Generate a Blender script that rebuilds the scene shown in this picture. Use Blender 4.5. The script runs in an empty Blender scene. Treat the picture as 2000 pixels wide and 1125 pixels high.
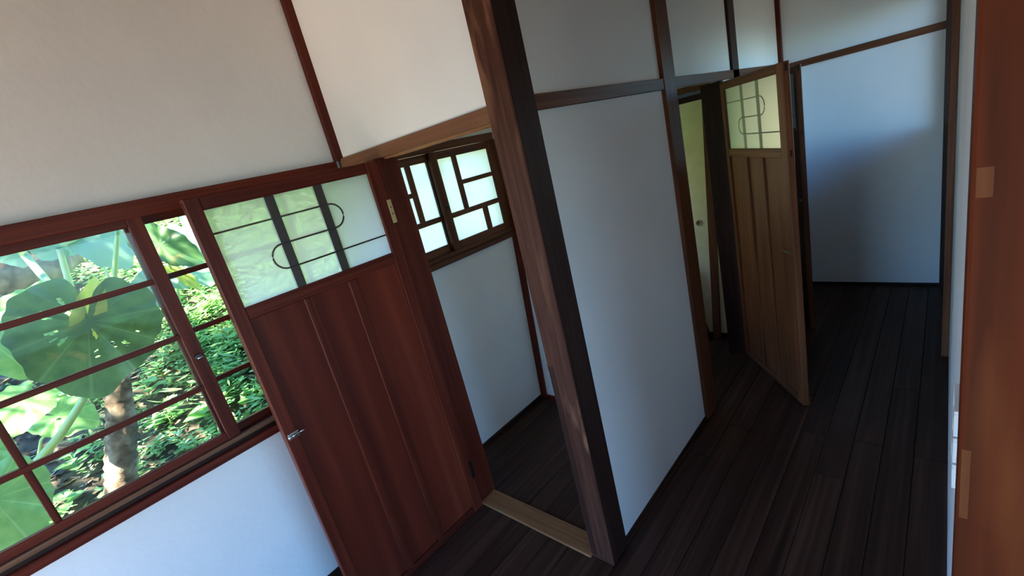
import bpy, bmesh, math, random
import numpy as np
from mathutils import Vector, Matrix
R = random.Random(7)
NR = np.random.default_rng(7)
sc = bpy.context.scene
COL = sc.collection

# ------------------------------------------------------------------ camera
H = 1.7
FPX = 899.54
RC = ((0.72943447, 0.02218421, -0.68369087),      # world axes in image axes (right, down, forward)
      (0.64396835, -0.35937231, 0.67539344),
      (-0.2307165, -0.93293054, -0.27642448))
cam = bpy.data.cameras.new('camera')
cam.sensor_width = 36.0
cam.lens = FPX / 2000.0 * 36.0
cam.clip_start = 0.02
camo = bpy.data.objects.new('camera', cam)
COL.objects.link(camo)
camo.matrix_world = Matrix(((RC[0][0], -RC[0][1], -RC[0][2], 0), (RC[1][0], -RC[1][1], -RC[1][2], 0),
                            (RC[2][0], -RC[2][1], -RC[2][2], H), (0, 0, 0, 1)))
sc.camera = camo

def ray(px, py):
    v = (px - 1000.0, py - 562.5, FPX)
    return Vector(tuple(sum(RC[i][j] * v[j] for j in range(3)) for i in range(3)))
def on_x(px, py, x):                                # the point of a pixel's ray at world x
    d = ray(px, py)
    return Vector((0, 0, H)) + d * (x / d.x)

# ------------------------------------------------------------------ world, sun, exposure
w = bpy.data.worlds.new('world'); sc.world = w
w.use_nodes = True
wn = w.node_tree.nodes; wl = w.node_tree.links
wn.clear()
sky = wn.new('ShaderNodeTexSky')
sky.sky_type = 'NISHITA'
sky.sun_disc = False
sky.sun_elevation = math.radians(55)
sky.sun_rotation = math.radians(250)
sky.altitude = 800
sky.dust_density = 0.3
sky.ozone_density = 2.5
bg = wn.new('ShaderNodeBackground'); bg.inputs['Strength'].default_value = 1.0
wo = wn.new('ShaderNodeOutputWorld')
tint = wn.new('ShaderNodeMix'); tint.data_type = 'RGBA'; tint.blend_type = 'MULTIPLY'; tint.inputs[0].default_value = 1.0
tint.inputs[7].default_value = (0.54, 0.91, 1.32, 1)
wl.new(sky.outputs[0], tint.inputs[6]); wl.new(tint.outputs[2], bg.inputs[0]); wl.new(bg.outputs[0], wo.inputs[0])

sun = bpy.data.lights.new('sun', 'SUN'); sun.energy = 64.0; sun.angle = math.radians(0.6)
sun.color = (1.0, 0.93, 0.82)
suno = bpy.data.objects.new('sun', sun); COL.objects.link(suno)
sdir = Vector((0.15, -0.50, 0.85)).normalized()    # towards the sun: over the hillside
suno.rotation_euler = sdir.to_track_quat('Z', 'Y').to_euler()
suno.location = (-6, -3, 12)

def portal(name, loc, rot, sx, sy):
    l = bpy.data.lights.new(name, 'AREA'); l.shape = 'RECTANGLE'; l.size = sx; l.size_y = sy
    l.cycles.is_portal = True
    o = bpy.data.objects.new(name, l); COL.objects.link(o)
    o.location = loc; o.rotation_euler = rot
    return o
portal('sky_portal', (1.82, 0.24, 0.92), (0, math.pi / 2, 0), 1.8, 1.24)
portal('sky_portal', (-1.32, -1.72, 0.95), (math.pi / 2, 0, 0), 1.5, 1.9)       # points to -x, into the room
portal('sky_portal', (0.14, 3.895, 1.63), (0, math.pi / 2, 0), 0.86, 0.98)
sc.view_settings.view_transform = 'Standard'
sc.view_settings.look = 'None'
sc.view_settings.exposure = 0.6
sc.view_settings.gamma = 1.0
sc.view_settings.use_curve_mapping = False
sc.cycles.use_denoising = True
sc.cycles.max_bounces = 14
sc.cycles.diffuse_bounces = 8
sc.cycles.transmission_bounces = 10
sc.cycles.transparent_max_bounces = 16
sc.cycles.sample_clamp_indirect = 8.0

# ------------------------------------------------------------------ materials
MATS = {}
def newmat(name):
    m = bpy.data.materials.new(name); m.use_nodes = True
    nt = m.node_tree; nt.nodes.clear()
    out = nt.nodes.new('ShaderNodeOutputMaterial')
    return m, nt, out
def N(nt, typ, **kw):
    n = nt.nodes.new(typ)
    for k, v in kw.items():
        if k.startswith('i_'):
            n.inputs[k[2:].replace('_', ' ')].default_value = v
        else:
            setattr(n, k, v)
    return n
def ramp(nt, stops):
    r = nt.nodes.new('ShaderNodeValToRGB')
    e = r.color_ramp.elements
    while len(e) < len(stops): e.new(0.5)
    for el, (p, c) in zip(e, stops):
        el.position = p; el.color = (*c, 1)
    return r
def bsdf(nt, out, rough=0.5, spec=0.5, metal=0.0):
    b = nt.nodes.new('ShaderNodeBsdfPrincipled')
    b.inputs['Roughness'].default_value = rough
    b.inputs['Specular IOR Level'].default_value = spec
    b.inputs['Metallic'].default_value = metal
    nt.links.new(b.outputs[0], out.inputs[0])
    return b

def wood(name, axis, c0, c1, c2, rough=0.38, scale=1.0, bump=0.12, spec=0.15):
    """varnished wood, grain running along one local axis; every piece has its own offset"""
    key = name + axis
    if key in MATS: return MATS[key]
    m, nt, out = newmat(key); L = nt.links
    tc = N(nt, 'ShaderNodeTexCoord'); oi = N(nt, 'ShaderNodeObjectInfo')
    mp = N(nt, 'ShaderNodeMapping')
    s = [26 * scale] * 3; s['XYZ'.index(axis)] = 1.6 * scale
    mp.inputs['Scale'].default_value = s
    mul = N(nt, 'ShaderNodeMath', operation='MULTIPLY'); mul.inputs[1].default_value = 57.0
    cx = N(nt, 'ShaderNodeCombineXYZ')
    L.new(oi.outputs['Random'], mul.inputs[0])
    for i in range(3): L.new(mul.outputs[0], cx.inputs[i])
    add = N(nt, 'ShaderNodeVectorMath', operation='ADD')
    L.new(tc.outputs['Object'], mp.inputs[0]); L.new(mp.outputs[0], add.inputs[0]); L.new(cx.outputs[0], add.inputs[1])
    n1 = N(nt, 'ShaderNodeTexNoise'); n1.inputs['Scale'].default_value = 1.0; n1.inputs['Detail'].default_value = 6; n1.inputs['Distortion'].default_value = 0.6
    L.new(add.outputs[0], n1.inputs['Vector'])
    mp2 = N(nt, 'ShaderNodeMapping'); mp2.inputs['Scale'].default_value = [v * 0.13 if i != 'XYZ'.index(axis) else v * 0.5 for i, v in enumerate(s)]
    L.new(add.outputs[0], mp2.inputs[0])
    n2 = N(nt, 'ShaderNodeTexNoise'); n2.inputs['Scale'].default_value = 1.0; n2.inputs['Detail'].default_value = 3
    L.new(mp2.outputs[0], n2.inputs['Vector'])
    mix = N(nt, 'ShaderNodeMath', operation='MULTIPLY_ADD'); mix.inputs[1].default_value = 0.45
    hv = N(nt, 'ShaderNodeMath', operation='MULTIPLY'); hv.inputs[1].default_value = 0.55
    L.new(n2.outputs[0], hv.inputs[0]); L.new(n1.outputs[0], mix.inputs[0]); L.new(hv.outputs[0], mix.inputs[2])
    r = ramp(nt, [(0.30, c0), (0.5, c1), (0.72, c2)])
    L.new(mix.outputs[0], r.inputs[0])
    b = bsdf(nt, out, rough, spec)
    hs = N(nt, 'ShaderNodeHueSaturation')
    va = N(nt, 'ShaderNodeMath', operation='MULTIPLY_ADD'); va.inputs[1].default_value = 0.35; va.inputs[2].default_value = 0.82
    L.new(oi.outputs['Random'], va.inputs[0]); L.new(va.outputs[0], hs.inputs['Value'])
    L.new(r.outputs[0], hs.inputs['Color']); L.new(hs.outputs[0], b.inputs['Base Color'])
    bp = N(nt, 'ShaderNodeBump'); bp.inputs['Strength'].default_value = bump; bp.inputs['Distance'].default_value = 0.004
    L.new(n1.outputs[0], bp.inputs['Height']); L.new(bp.outputs[0], b.inputs['Normal'])
    MATS[key] = m
    return m

def W(kind, axis):
    if kind == 'red':      # varnished reddish joinery
        return wood('red_wood', axis, (0.046, 0.0066, 0.0034), (0.090, 0.0140, 0.0070), (0.140, 0.028, 0.013), 0.40)
    if kind == 'panel':    # dark red panels with broad figure
        return wood('panel_wood', axis, (0.050, 0.0080, 0.0045), (0.115, 0.0175, 0.0085), (0.200, 0.036, 0.016), 0.42, 0.38)
    if kind == 'brown':    # corridor joinery, browner
        return wood('brown_wood', axis, (0.062, 0.019, 0.0085), (0.125, 0.041, 0.017), (0.205, 0.076, 0.031), 0.42)
    if kind == 'light':    # lintel and threshold, paler
        return wood('light_wood', axis, (0.13, 0.055, 0.028), (0.20, 0.088, 0.046), (0.27, 0.13, 0.07), 0.42)
    if kind == 'thresh':
        return wood('threshold_wood', axis, (0.19, 0.080, 0.030), (0.30, 0.135, 0.052), (0.38, 0.19, 0.085), 0.5)
    if kind == 'dark':     # old post, nearly black
        return wood('dark_wood', axis, (0.016, 0.007, 0.005), (0.034, 0.014, 0.010), (0.060, 0.026, 0.017), 0.45)
    if kind == 'floor':
        return wood('floor_wood', axis, (0.023, 0.010, 0.0068), (0.049, 0.022, 0.0138), (0.092, 0.044, 0.027), 0.45, 0.8, 0.2)
    if kind == 'ceil':
        return wood('ceiling_wood', axis, (0.16, 0.09, 0.05), (0.24, 0.14, 0.08), (0.32, 0.2, 0.12), 0.55)

def old_post(name, base, patch, dark, scale=1.0):
    """reused timber: long scrapes and patches of paler wood"""
    if name in MATS: return MATS[name]
    m, nt, out = newmat(name); L = nt.links
    tc = N(nt, 'ShaderNodeTexCoord')
    def noise(sx, sz, det, dist=0.0):
        mp = N(nt, 'ShaderNodeMapping'); mp.inputs['Scale'].default_value = (sx, sx, sz)
        L.new(tc.outputs['Object'], mp.inputs[0])
        n = N(nt, 'ShaderNodeTexNoise'); n.inputs['Scale'].default_value = 1; n.inputs['Detail'].default_value = det; n.inputs['Distortion'].default_value = dist
        L.new(mp.outputs[0], n.inputs['Vector']); return n
    g = noise(70 * scale, 3 * scale, 6, 0.5); p = noise(18 * scale, 3.0 * scale, 4, 0.15); q = noise(6, 1.5, 2)
    rp = ramp(nt, [(0.56, (0, 0, 0)), (0.66, (1, 1, 1))]); L.new(p.outputs[0], rp.inputs[0])
    rq = ramp(nt, [(0.38, (0, 0, 0)), (0.6, (1, 1, 1))]); L.new(q.outputs[0], rq.inputs[0])
    rg = ramp(nt, [(0.3, dark), (0.7, base)]); L.new(g.outputs[0], rg.inputs[0])
    mu = N(nt, 'ShaderNodeMath', operation='MULTIPLY'); L.new(rp.outputs[0], mu.inputs[0]); L.new(rq.outputs[0], mu.inputs[1])
    mx = N(nt, 'ShaderNodeMix', data_type='RGBA'); mx.inputs[7].default_value = (*patch, 1)
    L.new(mu.outputs[0], mx.inputs[0]); L.new(rg.outputs[0], mx.inputs[6])
    b = bsdf(nt, out, 0.55, 0.12); L.new(mx.outputs[2], b.inputs['Base Color'])
    bp = N(nt, 'ShaderNodeBump'); bp.inputs['Strength'].default_value = 0.3; bp.inputs['Distance'].default_value = 0.004
    L.new(g.outputs[0], bp.inputs['Height']); L.new(bp.outputs[0], b.inputs['Normal'])
    MATS[name] = m; return m

def plaster(name='plaster', col=(0.80, 0.785, 0.76)):
    if name in MATS: return MATS[name]
    m, nt, out = newmat(name); L = nt.links
    tc = N(nt, 'ShaderNodeTexCoord')
    n = N(nt, 'ShaderNodeTexNoise'); n.inputs['Scale'].default_value = 2.2; n.inputs['Detail'].default_value = 5
    L.new(tc.outputs['Object'], n.inputs['Vector'])
    d = tuple(c * 0.93 for c in col)
    r = ramp(nt, [(0.3, d), (0.7, col)]); L.new(n.outputs[0], r.inputs[0])
    b = bsdf(nt, out, 0.75, 0.25); L.new(r.outputs[0], b.inputs['Base Color'])
    n2 = N(nt, 'ShaderNodeTexNoise'); n2.inputs['Scale'].default_value = 30; n2.inputs['Detail'].default_value = 6
    L.new(tc.outputs['Object'], n2.inputs['Vector'])
    ma = N(nt, 'ShaderNodeMath', operation='MULTIPLY_ADD'); ma.inputs[1].default_value = 3.0
    L.new(n.outputs[0], ma.inputs[0]); L.new(n2.outputs[0], ma.inputs[2])
    bp = N(nt, 'ShaderNodeBump'); bp.inputs['Strength'].default_value = 0.12; bp.inputs['Distance'].default_value = 0.01
    L.new(ma.outputs[0], bp.inputs['Height']); L.new(bp.outputs[0], b.inputs['Normal'])
    MATS[name] = m; return m

def simple(name, col, rough=0.5, metal=0.0, spec=0.5, var=0.0):
    if name in MATS: return MATS[name]
    m, nt, out = newmat(name); L = nt.links
    b = bsdf(nt, out, rough, spec, metal)
    tc = N(nt, 'ShaderNodeTexCoord')
    n = N(nt, 'ShaderNodeTexNoise'); n.inputs['Scale'].default_value = 60 if metal else 12; n.inputs['Detail'].default_value = 4
    L.new(tc.outputs['Object'], n.inputs['Vector'])
    k = max(var, 0.06)
    r = ramp(nt, [(0.3, tuple(c * (1 - k) for c in col)), (0.7, tuple(min(1, c * (1 + k)) for c in col))])
    L.new(n.outputs[0], r.inputs[0]); L.new(r.outputs[0], b.inputs['Base Color'])
    MATS[name] = m; return m

def clear_glass():
    if 'clear_glass' in MATS: return MATS['clear_glass']
    m, nt, out = newmat('clear_glass'); L = nt.links
    t = N(nt, 'ShaderNodeBsdfTransparent'); t.inputs[0].default_value = (0.97, 0.985, 0.975, 1)
    g = N(nt, 'ShaderNodeBsdfGlossy'); g.inputs['Roughness'].default_value = 0.02
    fr = N(nt, 'ShaderNodeFresnel'); fr.inputs[0].default_value = 1.45
    ge = N(nt, 'ShaderNodeMath', operation='MULTIPLY'); ge.inputs[1].default_value = 0.22; L.new(fr.outputs[0], ge.inputs[0])
    mx = N(nt, 'ShaderNodeMixShader'); L.new(ge.outputs[0], mx.inputs[0]); L.new(t.outputs[0], mx.inputs[1]); L.new(g.outputs[0], mx.inputs[2])
    L.new(mx.outputs[0], out.inputs[0]); MATS['clear_glass'] = m; return m
def frosted_glass():
    if 'frosted_glass' in MATS: return MATS['frosted_glass']
    m, nt, out = newmat('frosted_glass'); L = nt.links
    tr = N(nt, 'ShaderNodeBsdfTranslucent'); tr.inputs[0].default_value = (0.95, 0.99, 0.95, 1)
    df = N(nt, 'ShaderNodeBsdfDiffuse'); df.inputs[0].default_value = (0.55, 0.76, 0.74, 1)
    tp = N(nt, 'ShaderNodeBsdfTransparent'); tp.inputs[0].default_value = (0.85, 0.95, 0.90, 1)
    tc = N(nt, 'ShaderNodeTexCoord'); n = N(nt, 'ShaderNodeTexNoise'); n.inputs['Scale'].default_value = 900; n.inputs['Detail'].default_value = 1
    L.new(tc.outputs['Object'], n.inputs['Vector'])
    bp = N(nt, 'ShaderNodeBump'); bp.inputs['Strength'].default_value = 0.1; bp.inputs['Distance'].default_value = 0.001
    L.new(n.outputs[0], bp.inputs['Height'])
    gl = N(nt, 'ShaderNodeBsdfGlossy'); gl.inputs['Roughness'].default_value = 0.35; L.new(bp.outputs[0], gl.inputs['Normal'])
    m1 = N(nt, 'ShaderNodeMixShader'); m1.inputs[0].default_value = 0.25; L.new(tr.outputs[0], m1.inputs[1]); L.new(df.outputs[0], m1.inputs[2])
    m2 = N(nt, 'ShaderNodeMixShader'); m2.inputs[0].default_value = 0.06; L.new(m1.outputs[0], m2.inputs[1]); L.new(tp.outputs[0], m2.inputs[2])
    fr = N(nt, 'ShaderNodeFresnel'); fr.inputs[0].default_value = 1.3
    m3 = N(nt, 'ShaderNodeMixShader'); L.new(fr.outputs[0], m3.inputs[0]); L.new(m2.outputs[0], m3.inputs[1]); L.new(gl.outputs[0], m3.inputs[2])
    L.new(m3.outputs[0], out.inputs[0]); MATS['frosted_glass'] = m; return m

def leaf_mat(name, c_dark, c_light, vein=None, rough=0.4, trans=0.35, blotch=None, tcol=None):
    if name in MATS: return MATS[name]
    m, nt, out = newmat(name); L = nt.links
    tc = N(nt, 'ShaderNodeTexCoord')
    n = N(nt, 'ShaderNodeTexNoise'); n.inputs['Scale'].default_value = 5; n.inputs['Detail'].default_value = 5
    L.new(tc.outputs['Object'], n.inputs['Vector'])
    r = ramp(nt, [(0.3, c_dark), (0.7, c_light)]); L.new(n.outputs[0], r.inputs[0])
    col = r.outputs[0]
    if blotch:
        n3 = N(nt, 'ShaderNodeTexNoise'); n3.inputs['Scale'].default_value = 3.2; n3.inputs['Detail'].default_value = 4
        L.new(tc.outputs['Object'], n3.inputs['Vector'])
        rb = ramp(nt, [(0.60, (0, 0, 0)), (0.72, (1, 1, 1))]); L.new(n3.outputs[0], rb.inputs[0])
        mb = N(nt, 'ShaderNodeMix', data_type='RGBA'); mb.inputs[7].default_value = (*blotch, 1)
        L.new(rb.outputs[0], mb.inputs[0]); L.new(col, mb.inputs[6]); col = mb.outputs[2]
    if vein:
        # radiating veins from the stalk: uv is (along midrib, across)
        sp = N(nt, 'ShaderNodeSeparateXYZ'); L.new(tc.outputs['UV'], sp.inputs[0])
        sx = N(nt, 'ShaderNodeMath', operation='SUBTRACT'); sx.inputs[1].default_value = 0.5
        sy = N(nt, 'ShaderNodeMath', operation='SUBTRACT'); sy.inputs[1].default_value = 0.5
        L.new(sp.outputs[0], sx.inputs[0]); L.new(sp.outputs[1], sy.inputs[0])
        at = N(nt, 'ShaderNodeMath', operation='ARCTAN2'); L.new(sy.outputs[0], at.inputs[0]); L.new(sx.outputs[0], at.inputs[1])
        mu = N(nt, 'ShaderNodeMath', operation='MULTIPLY'); mu.inputs[1].default_value = 5.5; L.new(at.outputs[0], mu.inputs[0])
        co = N(nt, 'ShaderNodeMath', operation='COSINE'); L.new(mu.outputs[0], co.inputs[0])
        ab = N(nt, 'ShaderNodeMath', operation='ABSOLUTE'); L.new(co.outputs[0], ab.inputs[0])
        rv = ramp(nt, [(0.985, (0, 0, 0)), (0.999, (1, 1, 1))]); L.new(ab.outputs[0], rv.inputs[0])
        mv = N(nt, 'ShaderNodeMix', data_type='RGBA'); mv.inputs[7].default_value = (*vein, 1)
        hm = N(nt, 'ShaderNodeMath', operation='MULTIPLY'); hm.inputs[1].default_value = 0.45; L.new(rv.outputs[0], hm.inputs[0])
        L.new(hm.outputs[0], mv.inputs[0]); L.new(col, mv.inputs[6]); col = mv.outputs[2]
    b = nt.nodes.new('ShaderNodeBsdfPrincipled'); b.inputs['Roughness'].default_value = rough
    b.inputs['Specular IOR Level'].default_value = 0.5
    L.new(col, b.inputs['Base Color'])
    t = N(nt, 'ShaderNodeBsdfTranslucent')
    hs = N(nt, 'ShaderNodeHueSaturation'); hs.inputs['Value'].default_value = 1.6; hs.inputs['Hue'].default_value = 0.48
    L.new(col, hs.inputs['Color']); L.new(hs.outputs[0], t.inputs[0])
    mx = N(nt, 'ShaderNodeMixShader'); mx.inputs[0].default_value = trans
    L.new(b.outputs[0], mx.inputs[1]); L.new(t.outputs[0], mx.inputs[2]); L.new(mx.outputs[0], out.inputs[0])
    MATS[name] = m; return m

# ------------------------------------------------------------------ mesh helpers
def add_box(bm, x0, x1, y0, y1, z0, z1, bevel=0.0, segs=1, mat=None):
    x0, x1 = sorted((x0, x1)); y0, y1 = sorted((y0, y1)); z0, z1 = sorted((z0, z1))
    vs = [bm.verts.new(p) for p in ((x0, y0, z0), (x1, y0, z0), (x1, y1, z0), (x0, y1, z0), (x0, y0, z1), (x1, y0, z1), (x1, y1, z1), (x0, y1, z1))]
    fs = [bm.faces.new([vs[i] for i in f]) for f in ((0, 3, 2, 1), (4, 5, 6, 7), (0, 1, 5, 4), (1, 2, 6, 5), (2, 3, 7, 6), (3, 0, 4, 7))]
    if bevel > 0:
        es = {e for f in fs for e in f.edges}
        bmesh.ops.bevel(bm, geom=list(es), offset=min(bevel, 0.45 * min(x1 - x0, y1 - y0, z1 - z0)), segments=segs, profile=0.5, affect='EDGES')
    return vs
def mesh_from(bm, name):
    bm.normal_update()
    me = bpy.data.meshes.new(name); bm.to_mesh(me); bm.free(); return me
def link(name, me, mat=None, parent=None, loc=None, rotz=None):
    o = bpy.data.objects.new(name, me); COL.objects.link(o)
    if mat is not None and me is not None and not me.materials: me.materials.append(mat)
    if loc is not None: o.location = loc
    if rotz is not None: o.rotation_euler = (0, 0, rotz)
    if parent is not None: o.parent = parent
    return o
def box(name, b, mat, parent=None, bevel=0.002, segs=1):
    bm = bmesh.new(); add_box(bm, *b, bevel=bevel, segs=segs)
    return link(name, mesh_from(bm, name), mat, parent)
def boxes(name, bs, mat, parent=None, bevel=0.0):
    bm = bmesh.new()
    for b in bs: add_box(bm, *b, bevel=bevel)
    return link(name, mesh_from(bm, name), mat, parent)
def tube_mesh(bm, pts, rad, sides=8, cap=True):
    """tube along points; rad a number or a list"""
    pts = [Vector(p) for p in pts]
    n = len(pts); rings = []
    up = Vector((0, 0, 1))
    for i, p in enumerate(pts):
        t = (pts[min(i + 1, n - 1)] - pts[max(i - 1, 0)]).normalized()
        a = t.cross(up)
        if a.length < 1e-3: a = t.cross(Vector((1, 0, 0)))
        a.normalize(); b = t.cross(a).normalized()
        r = rad[i] if isinstance(rad, (list, tuple)) else rad
        rings.append([bm.verts.new(p + (a * math.cos(2 * math.pi * k / sides) + b * math.sin(2 * math.pi * k / sides)) * r) for k in range(sides)])
    for i in range(n - 1):
        for k in range(sides):
            f = bm.faces.new((rings[i][k], rings[i][(k + 1) % sides], rings[i + 1][(k + 1) % sides], rings[i + 1][k])); f.smooth = True
    if cap:
        bm.faces.new(rings[0][::-1]); bm.faces.new(rings[-1])
    bmesh.ops.recalc_face_normals(bm, faces=bm.faces)
def tube(name, pts, rad, mat, parent=None, sides=8):
    bm = bmesh.new(); tube_mesh(bm, pts, rad, sides)
    return link(name, mesh_from(bm, name), mat, parent)
def tag(o, label, cat, group=None, kind=None):
    o['label'] = label; o['category'] = cat
    if group: o['group'] = group
    if kind: o['kind'] = kind
    return o
def empty(name, loc=(0, 0, 0), rotz=0.0, parent=None):
    o = bpy.data.objects.new(name, None); COL.objects.link(o)
    o.location = loc; o.rotation_euler = (0, 0, rotz); o.empty_display_size = 0.1
    if parent: o.parent = parent
    return o
S = 'structure'
PL = plaster()

# ================================================================== the shell
# floor: dark slab with every board on it
fl = boxes('floor', [(-2.19, 1.80, -1.70, 4.55, -0.10, -0.014)], simple('subfloor', (0.006, 0.005, 0.005), 0.8))
tag(fl, 'dark brown varnished plank floor running down the corridor', 'floor', kind=S)
xs = [-1.08 + 0.111 * k for k in range(-10, 27)]
plank_cache = {}
for i, x in enumerate(xs[:-1]):
    x0 = max(x, -2.185); x1 = min(xs[i + 1], 1.795)
    if x1 - x0 < 0.02: continue
    cuts = [-1.69]
    if x1 < -0.98:      # boards stop under the threshold and the partition walls
        cuts += [R.uniform(-1.6, -0.3), 1.185, 2.30]
    elif x0 < 0.1:
        cuts += [R.uniform(-1.5, 0.3), R.uniform(1.9, 3.0)]
    else:
        cuts += [R.uniform(-1.5, 0.0)]
    cuts.append(4.54 if x0 < 0.1 else 1.0)
    for a, b in zip(cuts, cuts[1:]):
        o = box('plank', (0.0008, x1 - x0 - 0.0012, 0.0008, b - a - 0.0012, -0.0138, 0.0), W('floor', 'Y'), fl, bevel=0.0016)
        o.location = (x0, a, R.uniform(-0.0008, 0.0))

# left wall with the garden window and the small-room window cut out of it
XL = -2.09
def yz_wall(name, x0, x1, y0, y1, z0, z1, holes, mat):
    """wall slab at constant x with rectangular holes (ya, yb, za, zb), not overlapping in y"""
    bm = bmesh.new(); y = y0
    for ya, yb, *zs in sorted(holes):           # zs: one or two openings above each other
        if ya > y: add_box(bm, x0, x1, y, ya, z0, z1)
        lim = [z0] + list(zs) + [z1]
        for a, b in zip(lim[0::2], lim[1::2]):
            if b > a: add_box(bm, x0, x1, ya, yb, a, b)
        y = yb
    if y < y1: add_box(bm, x0, x1, y, y1, z0, z1)
    return link(name, mesh_from(bm, name), mat)
wl_ = yz_wall('wall_left', XL - 0.10, XL, -1.70, 4.55, -0.014, 2.75,
              [(-0.52, 1.10, 0.84, 1.80), (1.20, 2.20, 1.20, 1.80, 1.93, 2.55), (2.36, 3.21, 0.80, 1.80)], PL)  # upper middle hole and last hole hold the two windows added for light
tag(wl_, 'white plaster wall above and below the garden window', 'wall', kind=S)
wb = boxes('wall_back', [(-0.55, 1.70, -1.70, -1.60, -0.014, 2.75), (XL, -0.55, -1.70, -1.60, 1.90, 2.75)], PL); tag(wb, 'unseen plaster wall behind the viewer with an opening added for light', 'wall', kind=S)  # back opening added to send warm light onto the upper walls
ce = boxes('ceiling', [(-2.19, 1.80, -1.70, 1.00, 2.75, 2.79), (-2.19, 0.14, 1.00, 4.55, 2.75, 2.79)], W('ceil', 'Y'))
tag(ce, 'brown board ceiling over room and corridor', 'ceiling', kind=S)
# right side of the room: unseen wide opening, added to let sky light in
wr0 = yz_wall('wall_sky_opening', 1.70, 1.80, -1.70, 1.00, -0.014, 2.75, [(-0.38, 0.86, 0.0, 1.83)], PL)
tag(wr0, 'unseen plaster wall with a wide opening added for sky light', 'wall', kind=S)
wn0 = boxes('wall_near', [(0.10, 1.70, 0.94, 1.00, -0.014, 2.75)], PL); tag(wn0, 'plaster wall running off beside the orange pillar', 'wall', kind=S)
# right wall of the corridor
XR = 0.030
wr = yz_wall('wall_right', XR, XR + 0.10, 1.00, 4.55, -0.014, 2.75, [(3.40, 4.39, 1.20, 2.06)], PL)
tag(wr, 'narrow strip of grey white corridor wall beside the pillar', 'wall', kind=S)
# end wall of the corridor
we = boxes('wall_end', [(-2.09, XR, 4.47, 4.55, -0.014, 2.75)], PL); tag(we, 'bluish white plaster wall closing the far end of the corridor', 'wall', kind=S)
# partition between small rooms and corridor, with two doorways
XC = -0.99
wp = yz_wall('wall_corridor', XC - 0.055, XC, 1.262, 4.47, -0.014, 2.75, [(2.38, 3.06, -0.0139, 1.81), (3.39, 4.12, -0.0139, 1.81)], PL)
tag(wp, 'grey white plaster wall panels between dark posts along the corridor', 'wall', kind=S)
# hanging wall over the doorway, and the short wall left of its jamb
wh = boxes('wall_lintel', [(XL, -1.07, 1.165, 1.225, 1.85, 2.75), (XL, -1.85, 1.165, 1.225, -0.014, 1.81)], PL)
tag(wh, 'bright white plaster panel hanging over the open doorway', 'wall', kind=S)
# back wall of the small room (leans slightly, as its corner trim does)
def prism(bm, quad0, quad1):
    a = [bm.verts.new(p) for p in quad0]; b = [bm.verts.new(p) for p in quad1]
    bm.faces.new(a[::-1]); bm.faces.new(b)
    n = len(a)
    for i in range(n): bm.faces.new((a[i], a[(i + 1) % n], b[(i + 1) % n], b[i]))
    bmesh.ops.recalc_face_normals(bm, faces=bm.faces)
def lean_y(z): return 2.105 + 0.079 * z
bm = bmesh.new()
ztop = 2.75
prism(bm, [(XL, lean_y(0), 0), (XC - 0.055, lean_y(0), 0), (XC - 0.055, lean_y(ztop), ztop), (XL, lean_y(ztop), ztop)],
      [(XL, lean_y(0) + 0.06, 0), (XC - 0.055, lean_y(0) + 0.06, 0), (XC - 0.055, lean_y(ztop) + 0.06, ztop), (XL, lean_y(ztop) + 0.06, ztop)])
wsr = link('wall_small_room', mesh_from(bm, 'wall_small_room'), PL)
tag(wsr, 'sliver of bluish white wall at the back of the small room', 'wall', kind=S)

# unseen roof; its eaves are added and sloped to shape the window light
RM = simple('roof_underside', (0.20, 0.14, 0.09), 0.8)
bm = bmesh.new()
add_box(bm, -2.9, 2.6, -2.5, 5.3, 2.86, 2.92)
def slope(bm, x0, z0, x1, z1, y0, y1, t=0.05):
    prism(bm, [(x0, y0, z0), (x1, y0, z1), (x1, y0, z1 + t), (x0, y0, z0 + t)], [(x0, y1, z0), (x1, y1, z1), (x1, y1, z1 + t), (x0, y1, z0 + t)])
slope(bm, -2.19, 2.80, -3.0, 2.50, -2.5, 5.3)
slope(bm, 1.80, 2.55, 2.65, 2.20, -2.5, 1.1)
slope(bm, 0.13, 2.75, 0.85, 2.27, 1.1, 5.3)
ro = link('roof', mesh_from(bm, 'roof'), RM); tag(ro, 'unseen wooden roof underside with eaves added to shape the window light', 'roof', kind=S)

# ------------------------------------------------------------------ trims and posts
tn = [0]
def trim(label, b, mat, cat='beam', bevel=0.002):
    tn[0] += 1
    o = box('trim_%d' % tn[0], b, mat, bevel=bevel)
    return tag(o, label, cat, kind=S)
HB = trim('reddish brown head beam above the garden window', (-2.095, -2.067, -1.60, 1.128, 1.788, 1.846), W('red', 'Y'), bevel=0.003)
trim('thin dark corner strip between the two upper white walls', (-2.092, -2.062, 1.128, 1.168, 1.846, 2.75), W('red', 'Z'), 'corner trim')
LT = trim('paler brown lintel over the open doorway with grooved underside', (-2.092, -1.072, 1.150, 1.262, 1.803, 1.853), W('light', 'X'), 'lintel')
g1 = boxes('groove_lip', [(-1.78, -1.072, 1.180, 1.192, 1.795, 1.8035), (-1.78, -1.072, 1.222, 1.234, 1.795, 1.8035)], W('thresh', 'X'), LT)
g1['label'] = 'thin lips of the lintel groove'
trim('brown door jamb at the left side of the open doorway', (-1.855, -1.762, 1.128, 1.250, 0.0, 1.803), W('red', 'Z'), 'door jamb', 0.004)
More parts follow.
